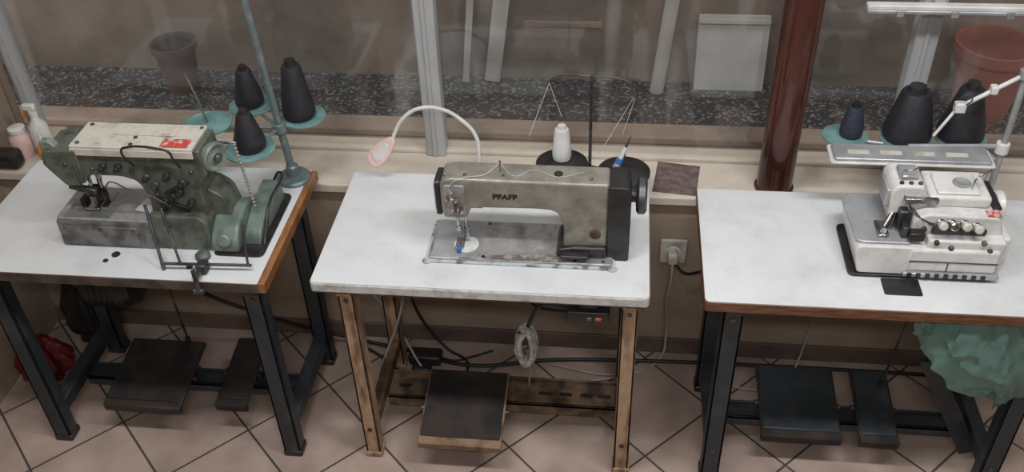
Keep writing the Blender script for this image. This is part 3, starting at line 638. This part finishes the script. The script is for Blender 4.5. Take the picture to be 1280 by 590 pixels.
b=root('spray_bottle',(-2.0,2.66,.72))
lathe('body',[(.03,0),(.034,.006),(.034,.09),(.028,.12),(.013,.14),(.012,.155)],(-2.0,2.66,.72),(0,0,1),m_white,b,28)
lathe('collar',[(.014,0),(.014,.018)],(-2.0,2.66,.875),(0,0,1),m_white,b,20)
box('spray_head',(-2.03,-1.985),(2.65,2.67),(.893,.918),m_white,b,.005)
box('trigger',(-2.035,-2.028),(2.653,2.667),(.86,.895),m_orange,b,.002,rot=('Y',15))
b=root('glue_bottle',(-1.945,2.58,.72))
lathe('body',[(.022,0),(.024,.004),(.024,.07),(.01,.09)],(-1.955,2.59,.72),(0,0,1),m_orange,b,24)
lathe('cap',[(.01,0),(.009,.01),(.003,.035)],(-1.955,2.59,.81),(0,0,1),m_white,b,20)
b=root('glass_jar',(-2.07,2.64,.72))
lathe('body',[(.033,0),(.036,.006),(.036,.08),(.026,.095),(.026,.10)],(-2.07,2.64,.72),(0,0,1),m_pink,b,28)
lathe('lid',[(.029,0),(.029,.014),(.026,.016)],(-2.07,2.64,.82),(0,0,1),m_white,b,28)
b=root('tool_pouch',(-2.07,2.57,.72))
box('bag',(-2.14,-2.04),(2.535,2.595),(.722,.79),m_black,b,.018,4)
box('flap',(-2.135,-2.045),(2.530,2.56),(.765,.795),m_rubber,b,.01,3)

b=root('red_bag',(-2.05,2.26,0)); crumple('film',-2.03,2.26,0,.19,.095,.085,m_red,b,3)
b=root('black_bag',(-1.96,2.47,0)); crumple('film',-1.965,2.465,0,.30,.085,.06,m_rubber,b,8)

b=root('wall_socket',(.21,2.55,.48))
box('plate',(.165,.255),(2.548,2.56),(.43,.53),m_cream,b,.005)
lathe('recess',[(.026,0),(.026,.004),(.02,.005)],(.21,2.548,.48),(0,-1,0),m_white,b,24)
box('plug',(.19,.225),(2.505,2.546),(.455,.50),m_cream,b,.008,3)
tube('plug_cord',[(.208,2.51,.46),(.208,2.50,.40),(.20,2.52,.28),(.21,2.53,.12),(.19,2.50,.012),(.05,2.42,.008),(-.2,2.45,.008)],.0045,m_wcable,b)
tube('plug_cord_b',[(.215,2.51,.46),(.25,2.50,.43),(.30,2.52,.42),(.34,2.53,.42)],.005,m_cable,b)

b=root('motor_switch',(-.05,2.0,.70))
box('housing',(-.115,.005),(1.965,2.02),(.678,.722),m_black,b,.006,3)
box('orange_button',(-.035,-.018),(1.961,1.967),(.694,.706),m_dorange,b,.002)
box('grey_button',(-.06,-.045),(1.961,1.967),(.694,.706),m_steelD,b,.002)
box('mount_bracket',(-.08,-.03),(1.985,2.015),(.721,.763),m_steelD,b,.002)
tube('switch_cable',[(-.11,2.0,.70),(-.16,2.02,.70),(-.20,2.05,.66),(-.22,2.08,.60),(-.24,2.1,.53)],.006,m_cable,b)
tube('switch_cable_b',[(-.11,2.0,.69),(-.17,2.05,.65),(-.20,2.1,.61),(-.23,2.12,.61),(-.25,2.14,.70),(-.25,2.14,.763)],.005,m_cable,b)
b=root('cable_coil',(-.247,2.1,.43))
for k in range(6):
    pts=[]
    for i in range(12):
        t=2*math.pi*i/12+k*.3; j=.005*noise.noise(Vector((i,k,2.3)))
        pts.append((-.247+(.020+.004*(k%3)+j)*math.cos(t), 2.10+.007*k-.016, .445+(.066+.005*(k%2)+j)*math.sin(t)))
    tube('loop_%d'%k,pts,.0085,m_fluff,b,cyclic=True)
cyl('tie',(-.262,2.084,.505),(-.235,2.125,.505),.012,m_cable,b)

b=root('floor_cables',(-.5,2.4,0))
tube('cable_a',[(-1.45,2.15,.76),(-1.42,2.3,.45),(-1.2,2.42,.2),(-1.0,2.5,.05),(-.75,2.48,.012),(-.5,2.42,.01),(-.2,2.47,.01),(.1,2.49,.01),(.5,2.5,.01),(1.2,2.5,.01)],.007,m_cable,b)
tube('cable_b',[(-.95,2.50,.03),(-.8,2.42,.01),(-.65,2.3,.01),(-.55,2.33,.01),(-.5,2.42,.01),(-.6,2.5,.02),(-.7,2.52,.2),(-.72,2.53,.5)],.005,m_cable,b)
tube('cable_c',[(-.95,2.5,.1),(-.92,2.5,.24),(-.86,2.49,.28),(-.80,2.48,.22),(-.74,2.45,.12),(-.62,2.35,.01),(-.4,2.28,.01),(-.15,2.35,.01),(.1,2.42,.01)],.004,m_wcable,b)
tube('cable_d',[(-.24,2.12,.37),(-.25,2.2,.2),(-.3,2.3,.02),(-.45,2.38,.008)],.004,m_wcable,b)
tube('cable_e',[(.35,2.45,.01),(.5,2.38,.01),(.62,2.42,.01),(.7,2.52,.15),(.72,2.54,.4)],.003,m_wcable,b)
tube('cable_f',[(-.78,2.3,.12),(-.70,2.36,.35),(-.68,2.4,.55),(-.70,2.42,.76)],.004,m_wcable,b)
b=root('power_adapter',(-.66,2.44,0))
box('case',(-.72,-.60),(2.41,2.47),(0,.045),m_black,b,.01,3)
box('case_b',(-.70,-.63),(2.36,2.405),(0,.035),m_black,b,.008,3)
tube('lead',[(-.60,2.44,.02),(-.55,2.43,.02),(-.5,2.46,.01),(-.42,2.5,.01)],.004,m_cable,b)

# plastic bag: hung from the table underside, sagging and pointed towards the bottom, sharp creases
b=root('plastic_bag',(1.05,2.03,.60))
def bagfilm(nm,cx,cy,ztop,h,prof,seed,dy=.45,lean=.05):
    me=bpy.data.meshes.new(nm); vs=[];fs=[]; NU,NV=180,70
    def W(v):
        for (a,wa),(b_,wb) in zip(prof,prof[1:]):
            if v<=b_: u=(v-a)/(b_-a); u=u*u*(3-2*u); return wa+(wb-wa)*u
        return prof[-1][1]
    for j in range(NV+1):
        v=j/NV; w_=W(v)
        for i in range(NU):
            t=2*math.pi*i/NU
            c_,s_=math.cos(t),math.sin(t)
            k=1+.30*noise.noise(Vector((c_*1.6+seed,s_*1.6,v*1.8+5)))
            rid=1-abs(noise.noise(Vector((c_*3.2+seed,s_*3.2,v*2.2))))*2.4
            rid2=1-abs(noise.noise(Vector((c_*6+seed+v*2,s_*6,v*4.5+3))))*2.4
            k+=.18*rid+.10*rid2+.08*math.sin(t*12+v*5)*(1-v)
            x=cx+lean*v+w_*k*c_
            y=cy+w_*dy*k*s_
            z=ztop-h*v*(1+.12*c_+.22*noise.noise(Vector((c_*2.2,s_*2.2,seed))))+.035*noise.noise(Vector((c_*3,s_*3,v*3+seed)))*min(1,v*3)
            vs.append((x,y,min(z,ztop+.002)))
    for j in range(NV):
        for i in range(NU): a=j*NU+i; c2=j*NU+(i+1)%NU; fs.append((a,c2,c2+NU,a+NU))
    fs.append(tuple(NV*NU+i for i in range(NU)))
    me.from_pydata(vs,[],fs); me.update(); finish(nm,me,m_bag,b)
bagfilm('bag_film',1.03,2.03,.757,.33,[(0,.12),(.2,.155),(.55,.165),(.8,.12),(.93,.07),(1,.02)],1.0,.42,.09)
bagfilm('bag_fold',.95,2.01,.757,.17,[(0,.06),(.4,.085),(.8,.05),(1,.01)],6.0,.35,.05)
bagfilm('bag_corner',1.16,2.05,.757,.37,[(0,.05),(.5,.08),(.85,.055),(1,.01)],11.0,.4,.02)
tube('handle',[(.92,2.0,.70),(.88,1.99,.735),(.86,1.99,.755),(.92,2.03,.760)],.005,m_bag,b)

# ------------------------------------------------------------------ lights
def fixture(x,y,e):
    f=root('ceiling_light',(x,y,3.1))
    box('housing',(x-.62,x+.62),(y-.09,y+.09),(3.05,3.1),m_white,f,.006)
    for k,dy in enumerate((-.045,.045)):
        cyl('tube_%d'%k,(x-.58,y+dy,3.035),(x+.58,y+dy,3.035),.013,m_tube,f)
    l=bpy.data.lights.new('lamp_glow','AREA'); l.shape='RECTANGLE'; l.size=1.2; l.size_y=.18; l.energy=e; l.color=(.985,.985,1)
    o=bpy.data.objects.new('lamp_glow',l); COL.objects.link(o); o.location=(x,y,3.01)
    o.parent=f; o.matrix_parent_inverse=Matrix.Translation(-Vector(f.location))
fixture(-.9,1.35,28); fixture(.9,1.35,35); fixture(0,-.3,34)
w=bpy.data.worlds.new('World'); SC.world=w; w.use_nodes=True
bg=w.node_tree.nodes['Background']; bg.inputs[0].default_value=(.90,.88,.86,1); bg.inputs[1].default_value=1.45

# ------------------------------------------------------------------ camera
Yc=Vector((165,-955,1200)).normalized(); D=Vector((60,1508,1200)); D=(D-Yc*D.dot(Yc)).normalized(); U=-D
Xc=Yc.cross(U)
right=Vector((Xc[0],Yc[0],U[0])); down=Vector((Xc[1],Yc[1],U[1])); fwd=Vector((Xc[2],Yc[2],U[2]))
cam=bpy.data.cameras.new('camera'); co=bpy.data.objects.new('camera',cam); COL.objects.link(co)
R=Matrix((right,-down,-fwd)).transposed()
co.matrix_world=Matrix.Translation((0,0,2.55))@R.to_4x4()
cam.sensor_width=36; cam.lens=1200/1280*36; cam.clip_start=.02
SC.camera=co
